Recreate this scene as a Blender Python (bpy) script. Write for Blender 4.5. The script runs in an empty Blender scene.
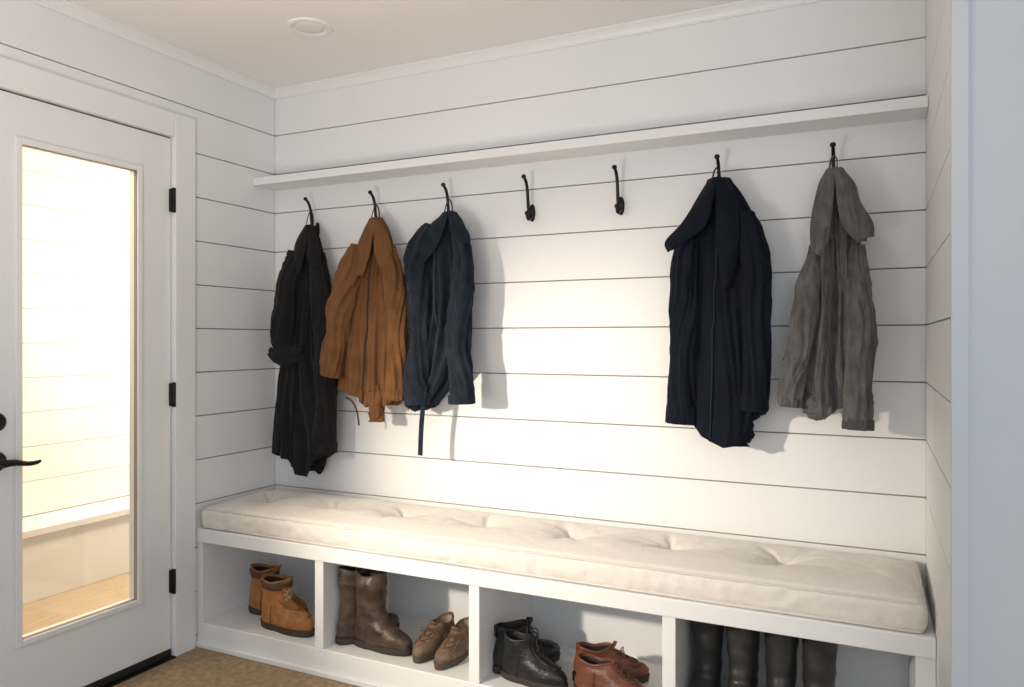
import bpy, bmesh, math, random
import numpy as np
from mathutils import Vector, Matrix, noise
random.seed(4)
sc = bpy.context.scene
COL = sc.collection

# ------------------------------------------------------------------ materials
def mat(name, col, rough=0.6, metal=0.0, var=0.0, vscale=4.0, bump=0.0, bscale=60.0, sheen=0.0, col2=None, stretch=(1,1,1), spec=0.5, weave=0.0, wscale=500):
    m = bpy.data.materials.new(name); m.use_nodes = True
    nt = m.node_tree; N = nt.nodes; L = nt.links
    b = N["Principled BSDF"]
    b.inputs["Base Color"].default_value = (*col, 1)
    b.inputs["Roughness"].default_value = rough
    b.inputs["Metallic"].default_value = metal
    b.inputs["Specular IOR Level"].default_value = spec
    if sheen:
        b.inputs["Sheen Weight"].default_value = sheen
        b.inputs["Sheen Roughness"].default_value = 0.5
    tc = N.new("ShaderNodeTexCoord"); mp = N.new("ShaderNodeMapping")
    mp.inputs["Scale"].default_value = stretch
    L.new(tc.outputs["Object"], mp.inputs["Vector"])
    if var > 0 or col2:
        n = N.new("ShaderNodeTexNoise"); n.inputs["Scale"].default_value = vscale; n.inputs["Detail"].default_value = 6
        L.new(mp.outputs[0], n.inputs["Vector"])
        r = N.new("ShaderNodeValToRGB")
        c2 = col2 if col2 else tuple(c*(1-var) for c in col)
        c1 = col if col2 else tuple(min(1, c*(1+var)) for c in col)
        r.color_ramp.elements[0].color = (*c2, 1); r.color_ramp.elements[1].color = (*c1, 1)
        r.color_ramp.elements[0].position = 0.35; r.color_ramp.elements[1].position = 0.65
        L.new(n.outputs["Fac"], r.inputs["Fac"]); L.new(r.outputs["Color"], b.inputs["Base Color"])
    last = None
    if bump > 0:
        n2 = N.new("ShaderNodeTexNoise"); n2.inputs["Scale"].default_value = bscale; n2.inputs["Detail"].default_value = 5
        L.new(mp.outputs[0], n2.inputs["Vector"])
        bp = N.new("ShaderNodeBump"); bp.inputs["Strength"].default_value = bump; bp.inputs["Distance"].default_value = 0.01
        L.new(n2.outputs["Fac"], bp.inputs["Height"]); L.new(bp.outputs["Normal"], b.inputs["Normal"]); last = bp
    if weave > 0:
        w = N.new("ShaderNodeTexWave"); w.inputs["Scale"].default_value = wscale; w.bands_direction = 'Z'
        w.inputs["Distortion"].default_value = 2.0
        L.new(tc.outputs["Object"], w.inputs["Vector"])
        bp2 = N.new("ShaderNodeBump"); bp2.inputs["Strength"].default_value = weave; bp2.inputs["Distance"].default_value = 0.001
        L.new(w.outputs["Fac"], bp2.inputs["Height"])
        if last: L.new(last.outputs["Normal"], bp2.inputs["Normal"])
        L.new(bp2.outputs["Normal"], b.inputs["Normal"])
    return m

M = {}
M['wall'] = mat("white_painted_boards", (0.82,0.82,0.815), 0.5, var=0.015, vscale=2.0, bump=0.05, bscale=25)
M['wallback'] = mat("board_gap_backing", (0.30,0.27,0.24), 0.9)
M['plain'] = mat("smooth_wall_paint", (0.62,0.66,0.70), 0.7, var=0.01, bump=0.04, bscale=120)
M['trim'] = mat("white_trim_paint", (0.83,0.83,0.825), 0.4, bump=0.02, bscale=30)
M['ceil'] = mat("ceiling_paint", (0.88,0.865,0.845), 0.85, bump=0.05, bscale=150)
M['cubby'] = mat("cubby_paint", (0.76,0.765,0.77), 0.5, bump=0.02, bscale=30)
M['bronze'] = mat("oil_rubbed_bronze", (0.022,0.017,0.014), 0.38, metal=0.7, var=0.3, vscale=30)
M['cushion'] = mat("linen_cushion_fabric", (0.79,0.745,0.685), 0.95, var=0.025, vscale=60, bump=0.25, bscale=350, sheen=0.2)
M['piping'] = mat("linen_piping", (0.70,0.655,0.60), 0.95, bump=0.2, bscale=300)
M['lens'] = mat("frosted_lamp_lens", (0.80,0.78,0.75), 0.4)
def sisal():
    m = mat("tan_sisal_weave",(0.47,0.34,0.215),0.9,vscale=40,col2=(0.33,0.225,0.135),bump=0.0)
    nt=m.node_tree; N=nt.nodes; L=nt.links; b=N["Principled BSDF"]; tc=N["Texture Coordinate"]
    vals=[]
    for dr in ('X','Y'):
        w=N.new("ShaderNodeTexWave"); w.bands_direction=dr; w.inputs["Scale"].default_value=42; w.inputs["Distortion"].default_value=1.5; w.inputs["Detail"].default_value=2
        L.new(tc.outputs["Object"],w.inputs["Vector"]); vals.append(w)
    mx=N.new("ShaderNodeMath"); mx.operation='MULTIPLY'
    L.new(vals[0].outputs["Fac"],mx.inputs[0]); L.new(vals[1].outputs["Fac"],mx.inputs[1])
    bp=N.new("ShaderNodeBump"); bp.inputs["Strength"].default_value=0.8; bp.inputs["Distance"].default_value=0.005
    L.new(mx.outputs[0],bp.inputs["Height"]); L.new(bp.outputs["Normal"],b.inputs["Normal"])
    return m
M['floor'] = sisal()
def glass_mat():
    m = bpy.data.materials.new("clear_pane_glass"); m.use_nodes = True
    nt = m.node_tree; N = nt.nodes; L = nt.links
    N.remove(N["Principled BSDF"]); out = N["Material Output"]
    t = N.new("ShaderNodeBsdfTransparent"); t.inputs["Color"].default_value = (0.97,0.98,0.97,1)
    g = N.new("ShaderNodeBsdfGlossy"); g.inputs["Roughness"].default_value = 0.02
    mx = N.new("ShaderNodeMixShader"); mx.inputs[0].default_value = 0.04
    L.new(t.outputs[0], mx.inputs[1]); L.new(g.outputs[0], mx.inputs[2]); L.new(mx.outputs[0], out.inputs[0])
    return m
M['glass'] = glass_mat()

# ------------------------------------------------------------------ helpers
def new_obj(name, verts, faces, material, smooth=False, parent=None):
    me = bpy.data.meshes.new(name); me.from_pydata([tuple(v) for v in verts], [], faces)
    me.validate(); me.update()
    bm = bmesh.new(); bm.from_mesh(me); bmesh.ops.recalc_face_normals(bm, faces=bm.faces); bm.to_mesh(me); bm.free()
    o = bpy.data.objects.new(name, me); COL.objects.link(o)
    if material: me.materials.append(material)
    if smooth:
        for p in me.polygons: p.use_smooth = True
    if parent: adopt(o, parent)
    return o
def adopt(o, e):
    o.parent = e
    if not e.get("local"): o.matrix_parent_inverse = Matrix.Translation(-e.location)
def empty(name, loc=(0,0,0), rot=0.0, local=False):
    e = bpy.data.objects.new(name, None); e.location = loc; e.rotation_euler = (0,0,rot)
    e.empty_display_size = 0.05; COL.objects.link(e)
    if local: e["local"] = 1
    return e
def boxes(name, lst, material, bevel=0.0, parent=None, seg=2):
    V=[];F=[]
    for (x0,x1,y0,y1,z0,z1) in lst:
        i=len(V)
        V += [(x0,y0,z0),(x1,y0,z0),(x1,y1,z0),(x0,y1,z0),(x0,y0,z1),(x1,y0,z1),(x1,y1,z1),(x0,y1,z1)]
        F += [(i,i+3,i+2,i+1),(i+4,i+5,i+6,i+7),(i,i+1,i+5,i+4),(i+1,i+2,i+6,i+5),(i+2,i+3,i+7,i+6),(i+3,i,i+4,i+7)]
    o = new_obj(name, V, F, material, parent=parent)
    if bevel>0:
        b=o.modifiers.new("bevel",'BEVEL'); b.width=bevel; b.segments=seg; b.limit_method='ANGLE'
    return o
def ring_mesh(name, rings, material, cap0=True, cap1=True, parent=None, smooth=True):
    n=len(rings[0]); V=[p for r in rings for p in r]; F=[]
    for i in range(len(rings)-1):
        for j in range(n):
            k=(j+1)%n; F.append((i*n+j,i*n+k,(i+1)*n+k,(i+1)*n+j))
    if cap0: F.append(tuple(range(n)))
    if cap1: F.append(tuple((len(rings)-1)*n+j for j in range(n)))
    return new_obj(name,V,F,material,smooth,parent)
def resample(pts, n):
    P=[Vector(p) for p in pts]
    if len(P)<3:
        return [P[0].lerp(P[-1], i/(n-1)) for i in range(n)]
    out=[]
    m=len(P)-1
    for i in range(n):
        t=i/(n-1)*m; k=min(int(t),m-1); f=t-k
        p0=P[max(k-1,0)];p1=P[k];p2=P[k+1];p3=P[min(k+2,m)]
        out.append(0.5*((2*p1)+(p2-p0)*f+(2*p0-5*p1+4*p2-p3)*f*f+(3*p1-p0-3*p2+p3)*f**3))
    return out
def frames(P):
    res=[];prev=None
    for i in range(len(P)):
        t=(P[min(i+1,len(P)-1)]-P[max(i-1,0)]).normalized()
        if prev is None:
            a=Vector((0,1,0)) if abs(t.y)<0.9 else Vector((1,0,0))
            u=(a-t*a.dot(t)).normalized()
        else:
            u=(prev-t*prev.dot(t)).normalized()
        prev=u; res.append((t,u,t.cross(u)))
    return res
def tube(name, pts, radii, material, n=40, nt=12, flat=1.0, parent=None, fn=None, hollow=False, maxy=None):
    P=resample(pts,n); fr=frames(P); rings=[]
    rr=np.interp(np.linspace(0,1,n),np.linspace(0,1,len(radii)),radii)
    def ring(i, sc_=1.0, off=0.0):
        t,u,v=fr[i]; out=[]
        for j in range(nt):
            a=2*math.pi*j/nt; r=rr[i]*sc_
            d=u*math.cos(a)*flat+v*math.sin(a)
            p=P[i]+t*off+d*r
            if fn: p+=d*fn(a,i/(n-1),p)
            if maxy is not None and p.y>maxy: p.y=maxy
            out.append(p)
        return out
    for i in range(n): rings.append(ring(i))
    if hollow:
        rings.append(ring(n-1,0.86)); rings.append(ring(max(n-4,0),0.78))
    return ring_mesh(name,rings,material,True,True,parent)
def ball(name, c, r, material, s=(1,1,1), parent=None):
    rings=[]
    for i in range(1,12):
        a=math.pi*i/12
        rings.append([Vector((c[0]+r*s[0]*math.sin(a)*math.cos(b*math.pi/8), c[1]+r*s[1]*math.sin(a)*math.sin(b*math.pi/8), c[2]+r*s[2]*math.cos(a))) for b in range(16)])
    return ring_mesh(name,rings,material,parent=parent)

# ------------------------------------------------------------------ room dimensions (metres, eye point at x=0,y=0)
XL=-2.499; XR=0.143; YB=2.6775; ZC=2.40
YRET=1.776           # front end of the right-hand wall
PITCH=0.179; GAP=0.004
zl=[2.192-PITCH*k for k in range(13)]
zl=[z for z in zl if z>0.02]+[0.0]; zl=[2.371]+zl
rows=[]; top=ZC
for z in zl: rows.append((z,top)); top=z
def bands(z0=0,z1=ZC):
    for a,b in rows:
        a2=max(a,z0); b2=min(b,z1)
        if b2-a2>0.01: yield a2+GAP/2,b2-GAP/2
boxes("wall_back", [(XL-0.1,XR+0.05,YB+0.012,YB+0.12,0,ZC)], M['wallback'])
b=boxes("wall_back_boards", [(XL,XR,YB,YB+0.0121,a,c) for a,c in bands()], M['wall'], 0.0012)
b.parent=bpy.data.objects["wall_back"]
DY0,DY1,DZ=1.372,2.112,2.05
boxes("wall_left", [(XL-0.12,XL-0.012,DY1,YB+0.12,0,ZC),(XL-0.12,XL-0.012,-1.5,DY0,0,ZC),(XL-0.12,XL-0.012,DY0,DY1,DZ,ZC)], M['wallback'])
L=[]
for a,c in bands():
    if c<=DZ: L+=[(XL-0.0121,XL,DY1+0.03,YB,a,c),(XL-0.0121,XL,-1.5,DY0-0.03,a,c)]
    elif a<DZ+0.03:
        L+=[(XL-0.0121,XL,DY1+0.03,YB,a,c),(XL-0.0121,XL,-1.5,DY0-0.03,a,c),(XL-0.0121,XL,DY0-0.03,DY1+0.03,max(a,DZ+0.03),c)]
    else: L+=[(XL-0.0121,XL,-1.5,YB,a,c)]
b=boxes("wall_left_boards", L, M['wall'], 0.0012); b.parent=bpy.data.objects["wall_left"]
boxes("wall_right", [(XR+0.012,1.8,YRET,YB+0.12,0,ZC)], M['plain'])
b=boxes("wall_right_boards", [(XR,XR+0.0121,YRET+0.004,YB,a,c) for a,c in bands()], M['wall'], 0.0012); b.parent=bpy.data.objects["wall_right"]
boxes("trim_1", [(XR-0.004,XR+0.027,YRET-0.012,YRET+0.004,0,ZC)], M['plain'], 0.002)
boxes("ceiling", [(XL-0.12,1.8,-1.5,YB+0.12,ZC,ZC+0.08)], M['ceil'])
boxes("floor", [(XL-0.12,1.8,-1.5,YB+0.12,-0.08,0)], M['floor'])
def cove(name, path_dir, fixed, a, b_):
    prof=[(0,0),(0.028,0),(0.028,-0.006),(0.02,-0.012),(0.012,-0.022),(0.007,-0.032),(0.007,-0.04),(0,-0.04)]
    V=[];F=[];n=len(prof)
    for e in (a,b_):
        for p,q in prof:
            if path_dir=='x': V.append((e,fixed-p,ZC+q))
            else: V.append((fixed+p,e,ZC+q))
    for j in range(n): F.append((j,(j+1)%n,n+(j+1)%n,n+j))
    F+= [tuple(range(n)),tuple(range(n,2*n))]
    return new_obj(name,V,F,M['trim'])
cove("trim_2",'x',YB,XL,XR); cove("trim_3",'y',XL,-1.5,YB)
boxes("wall_shelf", [(XL+0.001,XR-0.001,2.54,YB,1.938,1.972)], M['trim'], 0.002)

# recessed downlight
e=empty("recessed_ceiling_light",(-1.872,2.185,ZC))
rg=[]
for r,z in [(0.083,0),(0.083,-0.004),(0.078,-0.007),(0.066,-0.007),(0.058,-0.003),(0.056,-0.001)]:
    rg.append([Vector((-1.872+r*math.cos(t*math.pi/24),2.185+r*math.sin(t*math.pi/24),ZC+z)) for t in range(48)])
ring_mesh("trim_ring",rg,M['trim'],False,True,parent=e)
rg=[]
for r,z in [(0.052,-0.001),(0.05,-0.004),(0.03,-0.006),(0.004,-0.007)]:
    rg.append([Vector((-1.872+r*math.cos(t*math.pi/24),2.185+r*math.sin(t*math.pi/24),ZC+z)) for t in range(48)])
ring_mesh("lens",rg,M['lens'],False,True,parent=e)

# ------------------------------------------------------------------ door in left wall
boxes("trim_4", [(XL-0.12,XL+0.016,DY1,DY1+0.1,0,2.145),(XL-0.12,XL+0.016,DY0-0.1,DY0,0,2.145),(XL-0.12,XL+0.016,DY0,DY1,DZ,2.145)], M['trim'], 0.004)
d=empty("door_1",(XL-0.03,1.74,0))
gy0,gy1,gz0,gz1=1.527,1.957,0.272,1.889
sx0,sx1=XL-0.048,XL-0.006
sy0,sy1=DY0+0.004,DY1-0.004
boxes("stiles_and_rails",[(sx0,sx1,sy0,gy0,0.03,2.044),(sx0,sx1,gy1,sy1,0.03,2.044),(sx0,sx1,gy0,gy1,0.03,gz0),(sx0,sx1,gy0,gy1,gz1,2.044)],M['trim'],0.0,parent=d)
def frame(x0,x1,w,o):
    return [(x0,x1,gy0-o,gy0-o+w,gz0-o,gz1+o),(x0,x1,gy1+o-w,gy1+o,gz0-o,gz1+o),(x0,x1,gy0-o+w,gy1+o-w,gz0-o,gz0-o+w),(x0,x1,gy0-o+w,gy1+o-w,gz1+o-w,gz1+o)]
boxes("glazing_frame",frame(sx1-0.001,sx1+0.009,0.022,0.020),M['trim'],0.003,parent=d)
boxes("glazing_bead",frame(sx1-0.012,sx1+0.003,0.006,0.002),M['wallback'],0.0,parent=d)
boxes("glass_pane",[(XL-0.029,XL-0.025,gy0,gy1,gz0,gz1)],M['glass'],parent=d)
M['black']=mat("black_rubber",(0.015,0.014,0.013),0.6)
boxes("door_sweep",[(sx0-0.002,sx1+0.004,sy0,sy1,0.006,0.034)],M['black'],0.002,parent=d)
for i,z in enumerate((1.80,1.035,0.30)):
    xk=sx1+0.016; yk=DY1-0.002
    tube("hinge_%d"%(i+1),[(xk,yk,z-0.048),(xk,yk,z+0.048)],[0.008,0.008],M['bronze'],n=6,nt=12,parent=d)
    boxes("hinge_leaf_%d"%(i+1),[(sx1-0.002,xk,yk-0.010,yk+0.003,z-0.045,z+0.045)],M['bronze'],0.001,parent=d)
hy=1.468
def disc_x(name,y,z,prof,par):
    rg=[[Vector((sx1+x,y+r*math.cos(t*math.pi/16),z+r*math.sin(t*math.pi/16))) for t in range(32)] for r,x in prof]
    return ring_mesh(name,rg,M['bronze'],parent=par)
disc_x("lever_rose",hy-0.02,0.865,[(0.032,0),(0.032,0.006),(0.024,0.012),(0.014,0.014),(0.011,0.04),(0.011,0.055)],d)
tube("lever",[(sx1+0.05,hy-0.022,0.862),(sx1+0.056,hy+0.01,0.862),(sx1+0.052,hy+0.05,0.853),(sx1+0.048,hy+0.08,0.852),(sx1+0.047,hy+0.095,0.856)],[0.013,0.010,0.008,0.007,0.004],M['bronze'],n=24,nt=12,parent=d)
disc_x("deadbolt",hy-0.02,0.99,[(0.031,0),(0.030,0.008),(0.022,0.016),(0.008,0.018)],d)
boxes("deadbolt_turn",[(sx1+0.015,sx1+0.03,hy-0.024,hy-0.016,0.973,1.007)],M['bronze'],0.002,parent=d)
boxes("door_threshold",[(XL-0.12,XL+0.02,DY0,DY1,0,0.006)],M['bronze'])
# porch beyond the glass
M['porchfloor']=mat("porch_floor_wood",(0.46,0.36,0.25),0.6,var=0.10,vscale=8,stretch=(8,1,1))
M['porchwall']=mat("porch_white_boards",(0.80,0.79,0.77),0.6,var=0.01)
M['porchgap']=mat("porch_board_backing",(0.48,0.44,0.39),0.9)
boxes("porch_floor",[(-4.4,XL-0.12,-0.5,4.4,-0.10,-0.02)],M['porchfloor'])
PX=-3.95
L=[];z=0.34
while z<2.6: L.append((PX-0.02,PX,-0.5,4.3,z,min(z+0.1765,2.6))); z+=0.179
boxes("wall_porch",[(PX-0.1,PX-0.019,-0.6,4.4,-0.02,2.6),(PX-0.019,XL-0.13,4.3,4.4,-0.02,2.6),(PX-0.019,XL-0.13,-0.6,-0.5,-0.02,2.6)],M['porchgap'])
o=boxes("wall_porch_boards",L,M['porchwall'],0.001); o.parent=bpy.data.objects["wall_porch"]
boxes("porch_ledge",[(PX-0.018,-3.68,-0.49,4.29,-0.02,0.30),(PX-0.018,-3.66,-0.49,4.29,0.30,0.335)],M['porchwall'],0.003)
boxes("porch_ceiling",[(-4.05,XL-0.12,-0.6,4.4,2.6,2.65)],M['ceil'])

# ------------------------------------------------------------------ bench
YF=2.2315
bench=empty("storage_bench",(-1.17,2.45,0))
boxes("seat_board",[(XL+0.001,XR-0.001,YF-0.008,YB-0.001,0.428,0.482)],M['trim'],0.003,parent=bench)
div=[-1.869,-1.212,-0.553,0.115]
P=[(x-0.02,x+0.02,YF,YB-0.02,0.10,0.428) for x in div[:3]]+[(0.095,XR-0.001,YF,YB-0.02,0.10,0.428),(XL+0.001,XL+0.03,YF,YB-0.02,0.10,0.428)]
boxes("dividers",P,M['trim'],0.002,parent=bench)
boxes("base_plinth",[(XL+0.001,XR-0.001,YF,YB-0.002,0.0,0.10)],M['trim'],0.003,parent=bench)
boxes("cubby_back",[(XL+0.001,XR-0.001,YB-0.02,YB-0.002,0.10,0.428)],M['cubby'],parent=bench)
boxes("shoe_moulding",[(XL+0.001,XR-0.001,YF-0.012,YF,0.0,0.022)],M['trim'],0.004,parent=bench)

# cushion
cush=empty("bench_cushion",(-1.18,2.45,0.482))
cx0,cx1,cy0,cy1,cz0,cz1=-2.482,0.118,2.236,2.662,0.4825,0.566
tufts=[(-0.255-0.345*k,2.452) for k in range(7)]
def cushion():
    hx,hy_,hz=(cx1-cx0)/2,(cy1-cy0)/2,(cz1-cz0)/2
    C=Vector(((cx0+cx1)/2,(cy0+cy1)/2,(cz0+cz1)/2)); R=0.02
    nx,ny,nz=480,90,14
    idx={};V=[];F=[]
    def dist(n,h):
        return [ -h + 2*h*(0.5-0.5*math.cos(math.pi*i/n))*0.25 + 0.75*2*h*i/n for i in range(n+1)]
    gx=dist(nx,hx);gy=dist(ny,hy_);gz=dist(nz,hz)
    def vert(i,j,k):
        key=(i,j,k)
        if key in idx: return idx[key]
        p=Vector((gx[i],gy[j],gz[k]))
        q=Vector((max(-hx+R,min(hx-R,p.x)),max(-hy_+R,min(hy_-R,p.y)),max(-hz+R,min(hz-R,p.z))))
        dlt=p-q
        if dlt.length>1e-9: p=q+dlt.normalized()*R if (abs(dlt.x)>1e-9)+(abs(dlt.y)>1e-9)+(abs(dlt.z)>1e-9)>1 else p
        w=p+C
        s=1-(p.z/hz)**2
        if j==0: w.y-=0.008*s*(0.7+0.6*noise.noise(Vector((w.x*5,0,3))))
        if i in(0,nx): w.x+= (0.008 if i==nx else -0.008)*s
        if j==0: w.y+=0.005*noise.noise(Vector((w.x*24,w.z*30,1)))
        if p.z>hz*0.5:
            f=(p.z/hz-0.5)*2
            ex=min(1,(hx-abs(p.x))/0.09); ey=min(1,(hy_-abs(p.y))/0.13)
            e_=max(0,ex)*max(0,ey); e_=math.sin(e_*math.pi/2)
            h=0.026*e_
            for tx,ty in tufts:
                dx,dy=w.x-tx,w.y-ty
                dd=math.hypot(dx,dy)
                if dd<0.32:
                    h-=0.040*math.exp(-(dd/0.024)**1.2)+0.018*math.exp(-(dd/0.08)**2)
                    an=math.atan2(dy,dx)
                    h-=0.012*math.exp(-((dd-0.05)/0.05)**2)*max(0,math.cos(3*an+0.9*math.sin(tx*9)))**6
                    h-=0.007*math.exp(-((dd-0.08)/0.06)**2)*max(0,math.cos(2*an+2*math.sin(tx*5)))**12
            h+=0.006*noise.noise(Vector((w.x*4,w.y*7,0)))*e_+0.0022*noise.noise(Vector((w.x*15,w.y*22,5)))*e_
            h-=0.0015*max(0,1-5*abs(noise.noise(Vector((w.x*7+w.y*5,w.y*9-w.x*3,8)))))*e_
            w.z+=h*f
        idx[key]=len(V);V.append(w);return idx[key]
    for i in range(nx):
        for j in range(ny):
            for k in (0,nz): F.append((vert(i,j,k),vert(i+1,j,k),vert(i+1,j+1,k),vert(i,j+1,k)))
        for k in range(nz):
            for j in (0,ny): F.append((vert(i,j,k),vert(i+1,j,k),vert(i+1,j,k+1),vert(i,j,k+1)))
    for j in range(ny):
        for k in range(nz):
            for i in (0,nx): F.append((vert(i,j,k),vert(i,j+1,k),vert(i,j+1,k+1),vert(i,j,k+1)))
    return new_obj("padding",V,F,M['cushion'],True,cush)
cushion()
def loop_pts(inset,z,r=0.03):
    x0,x1,y0,y1=cx0+inset,cx1-inset,cy0+inset,cy1-inset; pts=[]
    for (cx,cy,a0) in ((x1-r,y1-r,0),(x0+r,y1-r,90),(x0+r,y0+r,180),(x1-r,y0+r,270)):
        for a in range(0,91,15): pts.append(Vector((cx+r*math.cos(math.radians(a0+a)),cy+r*math.sin(math.radians(a0+a)),z)))
    out=[]
    for i in range(len(pts)):
        a,b_=pts[i],pts[(i+1)%len(pts)]; n=max(1,int((b_-a).length/0.03))
        for k in range(n): 
            p=a.lerp(b_,k/n); p.z+=0.0025*noise.noise(Vector((p.x*5,p.y*5,z))); out.append(p)
    out.append(out[0].copy()); return out
for nm,z in (("piping_upper",cz1-0.006),("piping_lower",cz0+0.006)):
    pp=loop_pts(0.003,z,0.022); tube(nm,pp,[0.0045,0.0045],M['piping'],n=len(pp),nt=8,parent=cush)
for i,(tx,ty) in enumerate(tufts): ball("button_%d"%(i+1),(tx,ty,cz1-0.026),0.011,M['piping'],(1,1,0.45),cush)

# ------------------------------------------------------------------ hooks
HX=[-2.25,-1.905,-1.55,-1.197,-0.84,-0.48,-0.12]
for x in HX:
    h=empty("coat_hook",(x,YB,1.74))
    rg=[]
    for r,f in [(1.0,0.0),(1.0,0.004),(0.8,0.008),(0.45,0.011)]:
        rg.append([Vector((x+0.013*r*math.cos(t*math.pi/12),YB-f,1.742+0.034*r*math.sin(t*math.pi/12))) for t in range(24)])
    ring_mesh("back_plate",rg,M['bronze'],parent=h)
    def W(f,z): return (x,YB-f,z)
    tube("arm",[W(0.006,1.745),W(0.02,1.738),W(0.034,1.750),W(0.041,1.780),W(0.046,1.82),W(0.058,1.850),W(0.076,1.866)],[0.010,0.009,0.007,0.0062,0.006,0.006,0.0055],M['bronze'],n=36,nt=12,parent=h)
    ball("arm_tip",W(0.080,1.868),0.0095,M['bronze'],(1,0.9,0.9),h)
    tube("lower_arm",[W(0.006,1.732),W(0.022,1.720),W(0.036,1.714),W(0.046,1.722),W(0.048,1.732)],[0.009,0.008,0.007,0.0065,0.006],M['bronze'],n=20,nt=12,parent=h)
    ball("lower_tip",W(0.048,1.734),0.0100,M['bronze'],parent=h)

# ------------------------------------------------------------------ garments
YREF=2.58
class Garment:
    """outline coordinates (in image pixels) are scaled to metres per garment"""
    def __init__(s,name,x0,u0,sx,sz,material,seed):
        s.x0,s.u0,s.sx,s.sz,s.m,s.seed=x0,u0,sx,sz,material,seed
        s.tan=abs(x0)/YREF
        s.e=empty(name,(x0,2.60,1.85))
    def w(s,u,v,Y=YREF):  # image pixel coordinates u, v turned into a world point at depth Y
        X=s.x0+(u-s.u0)/s.sx; Z=1.25+(340-v)/s.sz; q=Y/YREF
        return Vector((X*q,Y,1.25+(Z-1.25)*q))
    def shell(s,name,rows,depths,ns=150,nt=220,fold=0.016,fine=0.0015,cy=2.59,hem=None,freq=2.6,material=None,ymax=YB-0.006,drift=0.8,power=1.0,crease=0.45):
        rows=sorted(rows,key=lambda r:r[0]); v=np.array([r[0] for r in rows],float)
        vv=np.linspace(v[0],v[-1],ns)
        l=np.interp(vv,v,[r[1] for r in rows]); r_=np.interp(vv,v,[r[2] for r in rows])
        k=np.array([1,2,3,4,3,2,1.])/16
        def sm(a): return np.convolve(np.pad(a,3,mode='edge'),k,'valid')
        l=sm(sm(l));r_=sm(sm(r_))
        dep=np.interp(np.linspace(0,1,ns),np.linspace(0,1,len(depths)),depths)
        rings=[];S=s.seed*7.3
        def ring(i,shr=1.0,dz=0.0):
            out=[]; A=s.w(l[i],vv[i]);B=s.w(r_[i],vv[i]); cx=(A.x+B.x)/2; hw=(B.x-A.x)/2
            b_=min(dep[i],hw*0.9/max(s.tan,0.3)); a_=math.sqrt(max(hw*hw-(b_*s.tan)**2,(0.5*hw)**2))
            q=i/(ns-1); amp=min(1,q*2.5+0.2)
            for j in range(nt):
                t=2*math.pi*j/nt
                tw=t+0.4*noise.noise(Vector((S,q*2.2,math.cos(t))))
                ct,st=math.cos(t),math.sin(t); cw,sw=math.cos(tw),math.sin(tw)
                x=cx+a_*shr*ct; y=cy-b_*shr*math.copysign(abs(st)**power,st)
                z=A.z+dz
                nv=Vector((ct/max(a_,0.01),-st/max(b_,0.01),0)).normalized()
                n1=noise.noise(Vector((cw*freq+S,sw*freq,q*drift)))
                n2=noise.noise(Vector((cw*freq*2.1,sw*freq*2.1+S,q*drift*1.8+3)))
                rid=1-abs(noise.noise(Vector((cw*freq*1.7+S*2,sw*freq*1.7,q*drift*1.3+7))))*4.0
                # soft-cloth drag creases running diagonally
                w4=noise.noise(Vector((x*7+z*5+S,z*8-x*7,y*5)))
                w5=max(-0.6,1-abs(noise.noise(Vector((x*8-z*7+S*3,z*6+x*5,y*6))))*4.0)
                w3=noise.noise(Vector((x*30+S,z*12,y*30)))
                dsp=amp*(fold*(n1*1.3+n2*0.6+rid*0.42)+crease*fold*(w4*0.7+w5*0.28)+fine*w3)
                dsp*= (0.35+0.65*abs(st))
                p=Vector((x,y,z))+nv*dsp*(1 if shr>0.95 else 0.8)
                if hem:
                    us=(ct+1)/2
                    hz=np.interp(us,[h[0] for h in hem],[h[1] for h in hem])
                    p.z+=hz/s.sz*q**3
                p.z+=0.004*noise.noise(Vector((x*14,S,0)))*q
                if p.y>ymax: p.y=ymax
                out.append(p)
            return out
        r0=ring(0); c=sum(r0,Vector())/len(r0)
        for f,dz in ((0.3,0.006),(0.75,0.0035)): rings.append([c+(p-c)*f+Vector((0,0,dz)) for p in r0])
        for i in range(ns): rings.append(ring(i))
        rings.append(ring(ns-1,0.94,0.003)); rings.append(ring(ns-4,0.86,0.0)); rings.append(ring(ns-12,0.7,0.0))
        o=ring_mesh(name,rings,material or s.m,True,True,s.e)
        s.R=rings[2:2+ns]; return o
    def surf(s,q,us,off=0.003):
        R=s.R; i=int(min(max(q,0),1)*(len(R)-1)); ring=R[i]; nt=len(ring)
        t=math.acos(max(-1,min(1,2*us-1))); j=int(t/(2*math.pi)*nt)%nt
        return ring[j]+Vector((0,-off,0))
    def strip(s,name,qs,us,width,material,off=0.004,n=50,thick=0.003):
        V=[];F=[]
        for i in range(n):
            f=i/(n-1); q=qs[0]+(qs[1]-qs[0])*f; u_=np.interp(f,np.linspace(0,1,len(us)),us)
            p=s.surf(q,u_,off)
            for dx,dy in ((-width/2,0.004),(-width/2,-thick),(width/2,-thick),(width/2,0.004)): V.append(p+Vector((dx,dy,0)))
        for i in range(n-1):
            for k in range(4): F.append((i*4+k,i*4+(k+1)%4,(i+1)*4+(k+1)%4,(i+1)*4+k))
        F+=[(0,1,2,3),tuple((n-1)*4+k for k in range(4))]
        return new_obj(name,V,F,material,True,s.e)
    def seam(s,name,qs,us,material,r=0.0016,off=0.001,n=60):
        pts=[]
        for i in range(n):
            f=i/(n-1); pts.append(s.surf(np.interp(f,np.linspace(0,1,len(qs)),qs),np.interp(f,np.linspace(0,1,len(us)),us),off))
        for _ in range(2): pts=[pts[0]]+[(pts[i-1]+pts[i]*2+pts[i+1])/4 for i in range(1,n-1)]+[pts[-1]]
        return tube(name,pts,[r,r],material,n=n,nt=6,parent=s.e)
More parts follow.
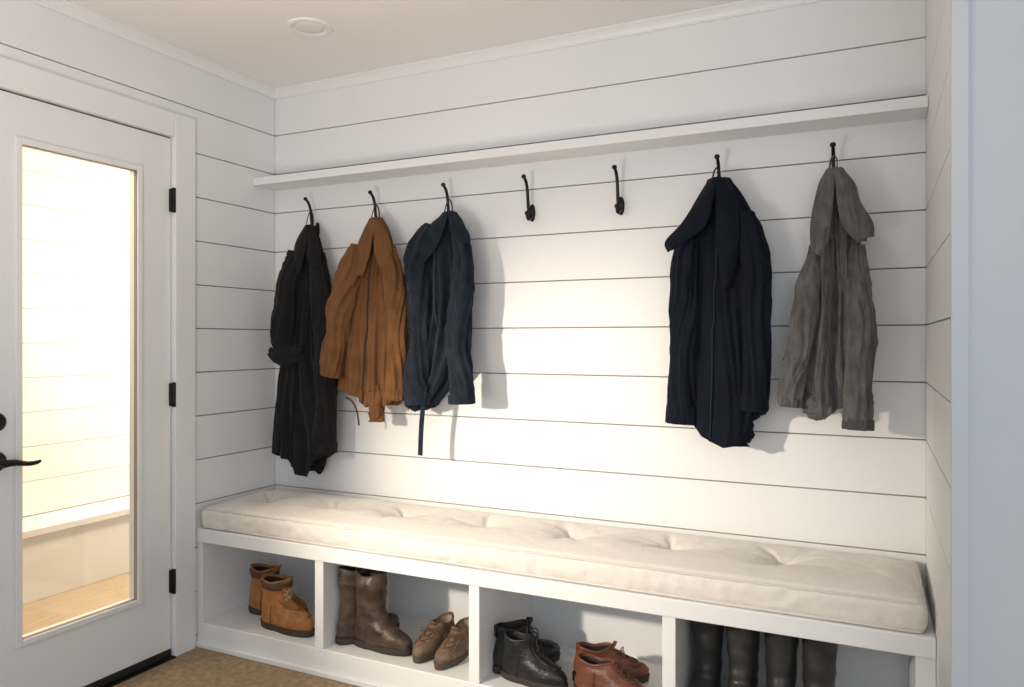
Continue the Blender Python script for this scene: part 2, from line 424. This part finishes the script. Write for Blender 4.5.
    def sleeve(s,name,path,radii,material=None,cuff=True,flat=0.8,wr=0.12,n=120,freq=14,cuffmat=None,seed=0):
        pts=[s.w(*p) for p in path]; rad=[r/s.sx if s.tan<0.5 else r/(s.sx*1.12) for r in radii]
        S=s.seed*3.1+seed*1.7
        m=sum(rad)/len(rad)
        def fn(a,t,p):
            a2=a+1.2*noise.noise(Vector((S,t*2.5,0)))
            w=noise.noise(Vector((math.cos(a2)*1.3+S,math.sin(a2)*1.3,t*5)))
            w2=max(-0.7,1-4*abs(noise.noise(Vector((math.cos(a+t*5)*1.3,math.sin(a+t*5)*1.3+S,t*freq*0.4)))))
            l=1-4*abs(noise.noise(Vector((math.cos(a2)*1.9+S,math.sin(a2)*1.9,t*1.6+9))))
            l2=noise.noise(Vector((math.cos(a2)*3.2+S,math.sin(a2)*3.2,t*2.0+4)))
            return m*(wr*2.2*w+wr*0.8*w2+0.15*l+0.20*l2)
        o=tube(name,pts,rad,material or s.m,n=n,nt=56,flat=flat,parent=s.e,fn=fn,hollow=True,maxy=YB-0.006)
        if cuff:
            P=resample(pts,n); a=P[int(n*0.91)]; b_=P[-1]; dr=(b_-a).normalized()
            r=rad[-1]*1.06
            def fn2(a_,t,p): return r*0.30*noise.noise(Vector((math.cos(a_)*2.4+S,math.sin(a_)*2.4,12)))
            tube(name+"_cuff",[a,a.lerp(b_,0.5),b_+dr*0.004],[r*0.97,r,r],cuffmat or material or s.m,n=14,nt=40,flat=flat,parent=s.e,fn=fn2,hollow=True,maxy=YB-0.006)
        return o
    def flap(s,name,rows,material=None,thick=0.003,bulge=0.010,nu=30,nv=34,wr=0.003):
        A=resample([s.w(*r[0]) for r in rows],nv); B=resample([s.w(*r[1]) for r in rows],nv)
        V=[];F=[]
        for i in range(nv):
            for j in range(nu):
                f=j/(nu-1); p=A[i].lerp(B[i],f)
                rdg=1-4*abs(noise.noise(Vector((p.x*12+p.z*4+s.seed,p.z*4,4))))
                p.y-=bulge*math.sin(math.pi*f)+wr*(1.2*noise.noise(Vector((p.x*22+s.seed,p.z*7,1)))+0.6*rdg)
                V.append(p)
        for i in range(nv-1):
            for j in range(nu-1): F.append((i*nu+j,i*nu+j+1,(i+1)*nu+j+1,(i+1)*nu+j))
        o=new_obj(name,V,F,material or s.m,True,s.e)
        md=o.modifiers.new("thickness",'SOLIDIFY'); md.thickness=thick; md.offset=0
        return o
    def ribbon(s,name,path,width,material=None):
        pts=[s.w(*p) for p in path]
        return tube(name,pts,[width/2]*2,material or s.m,n=40,nt=8,flat=0.25,parent=s.e)

F1=mat("black_wool_cloth",(0.0085,0.0085,0.0095),0.85,var=0.2,vscale=9,bump=0.3,bscale=220,sheen=0.06,spec=0.22)
F2=mat("brown_duck_canvas",(0.160,0.072,0.027),0.9,var=0.16,vscale=14,bump=0.35,bscale=220,sheen=0.05,spec=0.2,weave=0.2)
F2b=mat("dark_brown_trim_cloth",(0.06,0.028,0.013),0.9,var=0.1,bump=0.3,bscale=200)
F3=mat("dark_denim",(0.0115,0.017,0.029),0.88,var=0.3,vscale=22,bump=0.4,bscale=260,sheen=0.05,spec=0.2,weave=0.25)
F3b=mat("denim_seam_thread",(0.03,0.042,0.068),0.85,bump=0.2)
F6=mat("navy_wool_cloth",(0.0042,0.0060,0.0145),0.88,var=0.15,vscale=8,bump=0.3,bscale=240,sheen=0.03,spec=0.2)
F6b=mat("navy_seam",(0.008,0.011,0.025),0.9)
F7=mat("grey_marl_cloth",(0.108,0.106,0.104),0.95,var=0.28,vscale=55,bump=0.4,bscale=300,sheen=0.1,spec=0.2,stretch=(1,1,0.35))
F7b=mat("grey_rib_knit",(0.075,0.075,0.077),0.95,bump=0.5,bscale=200,stretch=(3,3,0.3))

# 1 black coat
g=Garment("black_wool_coat",-2.25,302.8,179.3,229.3,F1,1)
g.shell("body",[(226,304,312),(234,300,316),(250,295,320),(275,290,324),(300,286,327),(330,283,329),(360,281,330),(400,277,331),(440,272,331),(461,271,330)],[0.018,0.035,0.05,0.055,0.055,0.05],fold=0.020,hem=[(0,6),(0.35,2),(0.5,-12),(0.72,-14),(0.8,2),(1,8)],power=0.8)
g.seam("front_edge",[0.1,0.5,1.0],[0.55,0.45,0.42],F1,0.003,0.004)
g.sleeve("sleeve_left",[(298,252,2.56),(290,280,2.54),(285,315,2.53),(283,340,2.53),(291,354,2.53)],[8,10.5,11,10.5,9.5],cuff=False,wr=0.06)
g.sleeve("turned_cuff",[(273,352,2.545),(286,357,2.525),(305,351,2.52)],[6,8,6],cuff=False,n=50,freq=10,seed=3,wr=0.06)
g.sleeve("sleeve_right",[(317,255,2.57),(322,300,2.55),(325,360,2.55),(325,410,2.55),(324,450,2.55)],[6,9,9,9,9.5],seed=2,wr=0.06)
g.flap("collar_left",[((304,228,2.56),(309,228,2.54)),((296,243,2.55),(307,242,2.525)),((293,258,2.54),(303,262,2.52)),((297,270,2.535),(300,276,2.53))])
g.flap("collar_right",[((308,228,2.54),(313,229,2.56)),((308,242,2.525),(319,244,2.545)),((307,256,2.52),(321,258,2.54)),((312,272,2.53),(319,270,2.54))])
g.ribbon("hanging_loop",[(306,228,2.57),(308,217,2.60),(311,212,2.605),(313,218,2.61),(313,230,2.60)],0.006)

# 2 brown canvas jacket
g=Garment("brown_canvas_jacket",-1.905,367.6,196.7,240.1,F2,2)
g.shell("body",[(219,369,381),(226,364,386),(240,358,390),(258,352,393),(280,346,396),(310,343,399),(350,340,401),(380,338,402),(400,336,403)],[0.02,0.04,0.055,0.06,0.065,0.06],fold=0.019,hem=[(0,10),(0.4,4),(0.55,-6),(0.8,-6),(1,6)],power=0.85)
g.seam("zip_line",[0.12,0.5,1.0],[0.60,0.52,0.50],F2b,0.0028,0.003)
g.seam("yoke_seam",[0.30,0.34,0.30],[0.2,0.55,0.9],F2b,0.0012,0.0015)
g.seam("hem_stitch",[0.90,0.93,0.91],[0.1,0.5,0.92],F2b,0.0012,0.0015)
g.sleeve("sleeve_left",[(360,246,2.56),(349,275,2.53),(341,310,2.52),(334,345,2.515),(330,376,2.52)],[8,11.5,12,11,9.5],wr=0.08)
g.sleeve("sleeve_right",[(387,248,2.56),(393,280,2.54),(396,320,2.54),(396,360,2.54),(395,398,2.54)],[7,9,9,9,9],seed=4,wr=0.08)
g.sleeve("lining_tail",[(376,385,2.56),(377,405,2.55),(377,421,2.55)],[7,7,6.5],cuff=False,n=30,freq=8,seed=5,material=F2)
g.flap("hood_left",[((369,221,2.56),(376,220,2.53)),((361,238,2.54),(373,236,2.52)),((355,256,2.53),(369,258,2.515)),((355,274,2.53),(362,276,2.52))],bulge=0.012)
g.flap("hood_right",[((375,220,2.53),(381,222,2.56)),((374,237,2.518),(389,238,2.54)),((375,256,2.513),(393,256,2.54)),((382,276,2.52),(394,274,2.545))],bulge=0.012)
g.ribbon("waist_cord",[(345,398,2.52),(352,402,2.52),(357,412,2.52),(359,426,2.52)],0.009,F2b)
g.ribbon("hanging_loop",[(371,222,2.57),(373,212,2.60),(376,206,2.605),(379,212,2.61),(379,224,2.60)],0.006,F2b)

# 3 denim jacket
g=Garment("dark_denim_jacket",-1.55,441.0,217.3,252.4,F3,3)
g.shell("body",[(213,443,454),(220,434,460),(232,423,464),(248,415,466),(270,416,467),(300,418,468),(330,418,468),(355,414,467),(375,410,460),(395,407,446),(412,406,434)],[0.02,0.045,0.06,0.06,0.06,0.05],fold=0.023,hem=[(0,6),(0.5,0),(1,8)],freq=2.8,power=0.85)
g.seam("front_placket",[0.1,0.5,0.9],[0.50,0.55,0.6],F3b,0.0020,0.003)
g.seam("side_seam",[0.2,0.6,0.97],[0.25,0.22,0.3],F3b,0.0012,0.0015)
g.sleeve("sleeve_left",[(434,228,2.56),(419,245,2.53),(416,268,2.52),(421,300,2.52),(422,340,2.52),(416,380,2.52),(417,405,2.52)],[8,11,11,10,10,11,11],seed=1,wr=0.09)
g.sleeve("sleeve_right",[(459,236,2.56),(463,262,2.53),(461,300,2.52),(458,345,2.515),(461,378,2.515),(462,402,2.515)],[7,9,10.5,10.5,11,12],seed=2,wr=0.09)
g.flap("collar_left",[((443,214,2.56),(449,213,2.53)),((428,226,2.54),(444,228,2.515)),((413,240,2.53),(437,246,2.505)),((405,252,2.53),(424,262,2.51)),((410,266,2.53),(416,268,2.52))],bulge=0.008)
g.flap("collar_right",[((448,213,2.53),(455,215,2.56)),((450,226,2.515),(463,226,2.54)),((452,238,2.51),(469,236,2.54)),((460,249,2.52),(470,244,2.54))],bulge=0.008)
g.ribbon("belt_strap",[(425,385,2.51),(423,405,2.505),(421,430,2.51),(420,457,2.51)],0.022)
g.ribbon("hanging_loop",[(444,216,2.57),(446,206,2.60),(449,200,2.605),(452,206,2.61),(452,218,2.60)],0.006,F3b)

# 6 navy coat
g=Garment("navy_wool_coat",-0.48,716.0,304.0,298.6,F6,6)
g.shell("body",[(179,708,729),(190,701,738),(205,692,747),(225,683,756),(245,677,763),(280,673,765),(320,672,767),(370,671,768),(405,669,767),(425,669,764)],[0.02,0.045,0.06,0.065,0.07,0.065],fold=0.024,hem=[(0,8),(0.25,4),(0.38,-10),(0.6,-20),(0.8,-16),(0.87,4),(1,14)],power=0.8,drift=0.7)
g.seam("front_edge",[0.28,0.6,1.0],[0.5,0.47,0.46],F6b,0.003,0.004)
g.sleeve("sleeve_left",[(692,232,2.56),(684,260,2.535),(683,310,2.53),(683,360,2.53),(680,424,2.53)],[9,12.5,13.5,13,14],seed=1,wr=0.06)
g.sleeve("sleeve_right",[(742,215,2.56),(752,250,2.535),(755,300,2.53),(755,355,2.53),(752,408,2.535)],[8,12.5,13,12.5,12.5],seed=2,wr=0.06)
g.sleeve("coat_tail",[(731,400,2.57),(733,425,2.56),(733,444,2.56)],[17,17,15],cuff=False,n=30,freq=7,seed=5,flat=0.6)
g.flap("collar_left",[((709,179,2.56),(719,177,2.53)),((697,198,2.54),(713,200,2.51)),((681,221,2.525),(706,224,2.50)),((664,239,2.53),(688,238,2.505)),((667,250,2.535),(674,247,2.525))],bulge=0.010)
g.flap("collar_right",[((717,177,2.53),(728,180,2.56)),((716,200,2.51),(736,202,2.54)),((716,230,2.50),(739,232,2.515)),((719,262,2.505),(736,262,2.51)),((722,290,2.508),(730,288,2.51))],bulge=0.010)
g.ribbon("hanging_loop",[(712,182,2.57),(714,172,2.60),(717,168,2.605),(720,172,2.61),(720,184,2.60)],0.006,F6b)

# 7 grey hooded jacket
g=Garment("grey_hooded_jacket",-0.12,832.7,345.2,318.1,F7,7)
g.shell("body",[(169,827,842),(177,820,850),(195,815,855),(215,812,857),(245,812,858),(275,808,861),(305,803,864),(340,799,866),(370,797,867),(398,800,866),(413,804,862)],[0.022,0.05,0.06,0.06,0.06,0.055],fold=0.023,hem=[(0,4),(0.4,-4),(0.6,6),(1,10)],freq=2.8,power=0.85)
g.strip("zip_placket",(0.3,0.96),(0.47,0.45,0.43),0.012,F7b)
g.sleeve("sleeve_left",[(820,246,2.56),(812,275,2.53),(804,315,2.52),(797,355,2.515),(792,385,2.515),(790,407,2.515)],[8,11,12,12,12,11],seed=1,wr=0.08,cuffmat=F7b)
g.sleeve("sleeve_right",[(855,248,2.56),(858,280,2.53),(861,320,2.525),(861,360,2.52),(859,400,2.52),(858,427,2.52)],[8,11,12,12.5,13,14],seed=2,wr=0.08,cuffmat=F7b)
g.sleeve("waistband_fold",[(806,400,2.55),(814,408,2.54),(828,412,2.545)],[9,11,8],cuff=False,n=30,freq=9,seed=6)
g.flap("hood_left",[((827,170,2.56),(836,168,2.53)),((818,188,2.54),(834,190,2.51)),((812,210,2.53),(832,216,2.495)),((810,232,2.53),(828,240,2.495)),((812,252,2.535),(821,256,2.51))],bulge=0.014,wr=0.005)
g.flap("hood_right",[((834,168,2.53),(843,171,2.56)),((836,188,2.505),(855,186,2.54)),((838,208,2.495),(860,204,2.53)),((843,228,2.49),(872,225,2.525)),((856,242,2.505),(873,239,2.53))],bulge=0.014,wr=0.005)
g.flap("hood_inner_fold",[((845,180,2.52),(852,182,2.53)),((848,205,2.505),(858,206,2.52)),((852,228,2.495),(866,230,2.515)),((856,244,2.51),(866,243,2.525))],bulge=0.012,wr=0.005)
g.ribbon("drawstring_left",[(826,226,2.480),(824,250,2.492),(823,285,2.495),(824,300,2.495)],0.006,F7b)
g.ribbon("drawstring_right",[(843,232,2.480),(845,255,2.490),(843,280,2.495),(844,292,2.495)],0.006,F7b)
g.ribbon("hanging_loop",[(829,172,2.57),(831,160,2.60),(834,156,2.605),(837,160,2.61),(837,174,2.60)],0.006,F7b)

# ------------------------------------------------------------------ footwear
ZS=0.10
def egg(z,xh,xt,hw,n=56,asym=0.0,waist=0.0):
    out=[];cx=(xh+xt)/2;hl=(xt-xh)/2
    for j in range(n):
        t=2*math.pi*j/n; ct,st=math.cos(t),math.sin(t)
        x=cx+hl*math.copysign(abs(ct)**0.85,ct); y=hw*math.copysign(abs(st)**0.9,st)
        f=(x-xh)/max(xt-xh,1e-4)
        y*= (0.86+0.14*math.sin(math.pi*min(1,f*0.8+0.2)))
        if waist: y*=1-waist*math.exp(-((f-0.38)/0.16)**2)
        y+=asym*0.012*f*f
        out.append(Vector((x,y,z)))
    return out
def footwear(name,x,y,ang,secs,lea,sole,side=1,laces=0,lacemat=None,sole_h=0.024,lace_z=(0.07,0.15),toe_cap=False,collar=True,seed=0,inner=None,crease=0.003,scale=1.0,pad=None):
    e=empty(name,(x,y,ZS+0.0005),ang,local=True); e.scale=(scale,scale,scale)
    z0,xh,xt,hw=secs[0]
    S=seed*5.1
    sl=[egg(0.0,xh-0.002,xt-0.004,hw*0.98,asym=side,waist=0.16),egg(0.003,xh-0.005,xt+0.003,hw*1.05,asym=side,waist=0.16),egg(sole_h-0.004,xh-0.006,xt+0.006,hw*1.09,asym=side,waist=0.13),egg(sole_h,xh-0.004,xt+0.004,hw*1.06,asym=side,waist=0.13)]
    ring_mesh("sole",sl,sole,parent=e)
    w=egg(sole_h+0.001,xh-0.004,xt+0.004,hw*1.05,asym=side,waist=0.12)
    tube("welt",w+[w[0]],[0.0028]*2,sole,n=114,nt=6,parent=e)
    zs=[s_[0] for s_ in secs]; zt=zs[-1]; N=50
    zz=np.linspace(sole_h-0.002,zt,N)
    def ip(k,z): return float(np.interp(z,zs,[s_[k] for s_ in secs]))
    rings=[]
    def sec(z,sh=0.0,dz=0.0):
        f=min(1,max(0,(z-0.02)/0.1)); r=egg(z+dz,ip(1,z)+sh,ip(2,z)-sh,ip(3,z)-sh,asym=side*(1-f),waist=0.10*(1-f))
        o=[]
        for p in r:
            c=noise.noise(Vector((p.x*22+S,p.y*22,p.z*22)))*crease*1.5+noise.noise(Vector((p.x*10+S,p.y*10,p.z*34)))*crease*0.8
            d_=Vector((p.x-(ip(1,z)+ip(2,z))/2,p.y,0)); d_=d_.normalized() if d_.length>0 else d_
            p=p+d_*c
            if z>zt-0.03: p.z+=0.006*math.cos(2*math.atan2(d_.y,d_.x))*(z-(zt-0.03))/0.03
            o.append(p)
        return o
    for z in zz: rings.append(sec(z))
    rings.append(sec(zt,0.003,0.002)); rings.append(sec(zt,0.007,-0.002))
    depth=min(zt-0.05,0.12)
    rings.append(sec(zt-depth*0.4,0.008)); rings.append(sec(zt-depth,0.009))
    ring_mesh("upper",rings,lea,True,True,parent=e)
    if inner:
        rg=[sec(zt-0.004,0.0078),sec(zt-depth*0.4,0.0088),sec(zt-depth*0.98,0.0098)]
        ring_mesh("lining",rg,inner,False,True,parent=e)
    if collar:
        w=sec(zt,0.003,0.001); tube("collar_roll",w+[w[0]],[0.0046]*2,lea,n=114,nt=8,parent=e)
    if pad:
        pr=[]
        for k in range(7):
            z=zt-0.034+0.034*k/6; bul=0.005*math.sin(math.pi*k/6)
            pr.append(sec(z,-0.0015-bul))
        ring_mesh("padded_collar",pr,pad,False,False,parent=e)
    if toe_cap:
        for sg in (-1,1):
            pts=[Vector((xh+0.085,sg*(ip(3,z)+0.0010)*0.99,z)) for z in np.linspace(sole_h,min(0.10,zt-0.01),8)]
            tube("side_seam",pts,[0.0012]*2,sole,n=14,nt=5,parent=e)
    if zt>0.09:
        boxes("pull_tab",[(ip(1,zt)-0.004,ip(1,zt)+0.001,-0.008,0.008,zt-0.03,zt+0.012)],lea,0.001,parent=e)
    if laces:
        def fr(z,a,off=0.003):
            cx=(ip(1,z)+ip(2,z))/2; hl=(ip(2,z)-ip(1,z))/2; h=ip(3,z)
            return Vector((cx+(hl+off)*math.cos(a),(h+off)*math.sin(a)*0.98,z))
        lz=np.linspace(lace_z[0],lace_z[1],laces)
        for i in range(laces-1):
            for sg in (-1,1):
                pts=[fr(lz[i],sg*0.55,0.003),fr((lz[i]*0.7+lz[i+1]*0.3),sg*0.28,0.006),fr((lz[i]+lz[i+1])/2,0,0.008),fr((lz[i]*0.3+lz[i+1]*0.7),-sg*0.28,0.006),fr(lz[i+1],-sg*0.55,0.003)]
                tube("lace",pts,[0.0024]*2,lacemat,n=16,nt=6,parent=e)
        for sg in (-1,1):
            pts=[fr(z,sg*0.60,0.002) for z in np.linspace(lace_z[0]-0.006,zt-0.004,12)]
            tube("eyelet_stay",pts,[0.0032]*2,lea,n=24,nt=6,parent=e)
        V=[];F=[]
        tz=list(np.linspace(lace_z[0],zt-0.002,10))
        for z in tz:
            for a in np.linspace(-0.5,0.5,7): V.append(fr(z,a,0.001))
        for k in (1,2,3):
            for q,a in enumerate(np.linspace(-0.5,0.5,7)):
                p=fr(zt-0.002,a,0.001); V.append(p+Vector((0.004*k,0,0.008*k*(1-0.25*abs(a)*2))))
        for i in range(12):
            for j in range(6): F.append((i*7+j,i*7+j+1,(i+1)*7+j+1,(i+1)*7+j))
        o=new_obj("tongue",V,F,lea,True,e); md=o.modifiers.new("t",'SOLIDIFY'); md.thickness=0.004
        p=fr(lace_z[1],0,0.010)
        for sg in (-1,1):
            tube("bow",[p,p+Vector((0.012,sg*0.018,0.008)),p+Vector((0.015,sg*0.032,-0.006)),p+Vector((0.008,sg*0.016,-0.006)),p],[0.0018]*2,lacemat,n=20,nt=6,parent=e)
            tube("lace_end",[p,p+Vector((0.016,sg*0.014,-0.014)),p+Vector((0.020,sg*0.024,-0.030))],[0.0018]*2,lacemat,n=14,nt=6,parent=e)
    return e
tan=mat("tan_nubuck_leather",(0.37,0.150,0.040),0.6,var=0.22,vscale=25,bump=0.2,bscale=120)
tpad=mat("dark_padded_collar",(0.11,0.055,0.028),0.8,bump=0.2,bscale=120)
tsole=mat("dark_rubber_sole",(0.05,0.032,0.022),0.75,bump=0.2,bscale=90)
brn=mat("worn_brown_leather",(0.058,0.036,0.025),0.42,var=0.45,vscale=20,bump=0.25,bscale=70)
bsole=mat("brown_sole",(0.035,0.024,0.018),0.7)
hik=mat("olive_brown_suede",(0.16,0.105,0.066),0.75,var=0.28,vscale=30,bump=0.3,bscale=120)
hsole=mat("khaki_rubber",(0.085,0.06,0.04),0.8)
blk=mat("black_boot_leather",(0.010,0.010,0.011),0.40,var=0.3,vscale=25,bump=0.25,bscale=80)
red=mat("red_brown_leather",(0.145,0.048,0.025),0.42,var=0.25,vscale=20,bump=0.2,bscale=80)
gum=mat("dark_gumboot_rubber",(0.030,0.030,0.030),0.38,var=0.25,vscale=12,bump=0.08,bscale=30)
lacy=mat("cream_lace",(0.45,0.34,0.20),0.9); lacb=mat("black_lace",(0.02,0.02,0.02),0.9); lacr=mat("brown_lace",(0.10,0.05,0.03),0.9)
lin=mat("dark_lining",(0.03,0.025,0.022),0.95); linl=mat("beige_lining",(0.38,0.31,0.24),0.95)

ankle=[(0.022,-0.095,0.178,0.046),(0.045,-0.098,0.180,0.049),(0.058,-0.097,0.172,0.048),(0.070,-0.095,0.152,0.046),(0.082,-0.093,0.118,0.044),(0.098,-0.090,0.082,0.042),(0.12,-0.086,0.055,0.040),(0.15,-0.084,0.042,0.041),(0.195,-0.088,0.042,0.044)]
short=[(0.022,-0.095,0.178,0.046),(0.045,-0.098,0.180,0.049),(0.058,-0.097,0.172,0.048),(0.070,-0.095,0.150,0.046),(0.080,-0.093,0.116,0.044),(0.094,-0.090,0.080,0.042),(0.112,-0.086,0.056,0.040),(0.130,-0.085,0.046,0.040),(0.160,-0.088,0.044,0.043)]
tall=[(0.022,-0.095,0.175,0.045),(0.045,-0.098,0.178,0.048),(0.060,-0.097,0.168,0.047),(0.074,-0.095,0.14,0.045),(0.09,-0.092,0.10,0.044),(0.115,-0.086,0.062,0.042),(0.15,-0.080,0.044,0.042),(0.20,-0.080,0.044,0.045),(0.245,-0.083,0.048,0.049),(0.290,-0.084,0.050,0.050)]
gumb=[(0.022,-0.085,0.165,0.043),(0.045,-0.088,0.168,0.045),(0.060,-0.087,0.158,0.044),(0.074,-0.084,0.13,0.043),(0.09,-0.08,0.09,0.042),(0.115,-0.072,0.060,0.042),(0.15,-0.066,0.052,0.044),(0.20,-0.066,0.054,0.047),(0.25,-0.068,0.056,0.049),(0.292,-0.07,0.058,0.050)]
low=[(0.020,-0.095,0.170,0.045),(0.038,-0.098,0.172,0.048),(0.052,-0.096,0.160,0.047),(0.064,-0.092,0.125,0.044),(0.078,-0.088,0.085,0.040),(0.092,-0.084,0.058,0.036),(0.102,-0.084,0.045,0.036)]
lowb=[(a*1.18,b_,c,d_) for a,b_,c,d_ in low]
R=math.radians
footwear("tan_work_boot",-2.30,2.43,R(8),ankle,tan,tsole,1,6,lacy,lace_z=(0.07,0.165),inner=lin,toe_cap=True,seed=1,scale=0.96,pad=tpad)
footwear("tan_work_boot",-2.14,2.325,R(-2),ankle,tan,tsole,-1,6,lacy,lace_z=(0.07,0.165),inner=lin,toe_cap=True,seed=2,scale=0.98,pad=tpad)
footwear("brown_leather_boot",-1.787,2.37,R(60),tall,brn,bsole,1,0,inner=lin,seed=3,crease=0.005,scale=0.95)
footwear("brown_leather_boot",-1.690,2.335,R(0),tall,brn,bsole,-1,0,inner=lin,seed=4,crease=0.005,scale=0.94)
footwear("brown_hiking_shoe",-1.470,2.435,R(-94),low,hik,hsole,1,4,lacr,lace_z=(0.062,0.094),inner=linl,toe_cap=True,seed=5,scale=0.94)
footwear("brown_hiking_shoe",-1.370,2.42,R(-86),low,hik,hsole,-1,4,lacr,lace_z=(0.062,0.094),inner=linl,toe_cap=True,seed=6,scale=0.94)
footwear("black_leather_boot",-1.130,2.40,R(50),short,blk,bsole,1,5,lacb,lace_z=(0.07,0.135),inner=lin,toe_cap=True,seed=7,scale=0.94)
footwear("black_leather_boot",-1.068,2.325,R(-4),short,blk,bsole,-1,5,lacb,lace_z=(0.07,0.135),inner=lin,toe_cap=True,seed=8,scale=0.90)
footwear("red_brown_shoe",-0.835,2.43,R(22),lowb,red,bsole,1,4,lacr,lace_z=(0.07,0.108),inner=lin,toe_cap=True,seed=9,scale=0.94)
footwear("red_brown_shoe",-0.795,2.322,R(-3),lowb,red,bsole,-1,4,lacr,lace_z=(0.07,0.108),inner=lin,toe_cap=True,seed=10,scale=0.94)
for i,(x,y,a) in enumerate(((-0.475,2.41,-86),(-0.368,2.41,-92),(-0.255,2.41,-86),(-0.150,2.41,-94))):
    footwear("rubber_boot",x,y,R(a),gumb,gum,bsole,1 if i%2 else -1,0,inner=lin,seed=11+i,crease=0.003)

# ------------------------------------------------------------------ lights
def area(name,loc,target,sx_,sy_,power,col,spread=180):
    l=bpy.data.lights.new(name,'AREA'); l.shape='RECTANGLE'; l.size=sx_; l.size_y=sy_; l.energy=power; l.color=col; l.spread=math.radians(spread)
    o=bpy.data.objects.new(name,l); COL.objects.link(o); o.location=loc
    o.rotation_euler=(Vector(target)-Vector(loc)).to_track_quat('-Z','Y').to_euler(); return o
area("window_daylight",(0.5,-1.4,1.5),(-1.3,2.6,1.2),1.8,1.4,19,(0.84,0.92,1.0))
area("ceiling_fill",(-1.2,0.3,0.9),(-1.4,1.5,2.4),0.5,0.5,10,(1.0,0.85,0.73),120)  # added warm fill aimed up to brighten the ceiling, not a real fixture
def spot(name,loc,target,power,col,ang,blend,rad):
    l=bpy.data.lights.new(name,'SPOT'); l.energy=power; l.color=col; l.spot_size=math.radians(ang); l.spot_blend=blend; l.shadow_soft_size=rad
    o=bpy.data.objects.new(name,l); COL.objects.link(o); o.location=loc
    o.rotation_euler=(Vector(target)-Vector(loc)).to_track_quat('-Z','Y').to_euler(); return o
spot("low_sun_lamp",(-2.25,0.1,1.38),(-1.0,2.6,0.62),290,(1.0,0.875,0.72),50,1.0,0.06)
def point(name,loc,power,col,rad):
    l=bpy.data.lights.new(name,'POINT'); l.energy=power; l.color=col; l.shadow_soft_size=rad
    o=bpy.data.objects.new(name,l); COL.objects.link(o); o.location=loc; return o
point("porch_lamp",(-3.2,3.35,1.5),95,(1.0,0.82,0.60),0.12)
point("porch_lamp",(-3.1,1.2,2.2),30,(1.0,0.80,0.56),0.12)
w=bpy.data.worlds.new("overcast_room_sky"); sc.world=w; w.use_nodes=True
bg=w.node_tree.nodes["Background"]; bg.inputs[0].default_value=(0.85,0.925,1.0,1); bg.inputs[1].default_value=0.64

# ------------------------------------------------------------------ camera
cam=bpy.data.cameras.new("camera"); cam.sensor_width=36; cam.lens=756.5/1024*36; cam.shift_y=-3.5/1024; cam.clip_start=0.05
co=bpy.data.objects.new("camera",cam); COL.objects.link(co); co.location=(0,0,1.25); co.rotation_euler=(math.radians(90),0,math.radians(25.63))
sc.camera=co
sc.view_settings.view_transform='Standard'
sc.view_settings.look='None'
sc.view_settings.exposure=0.12
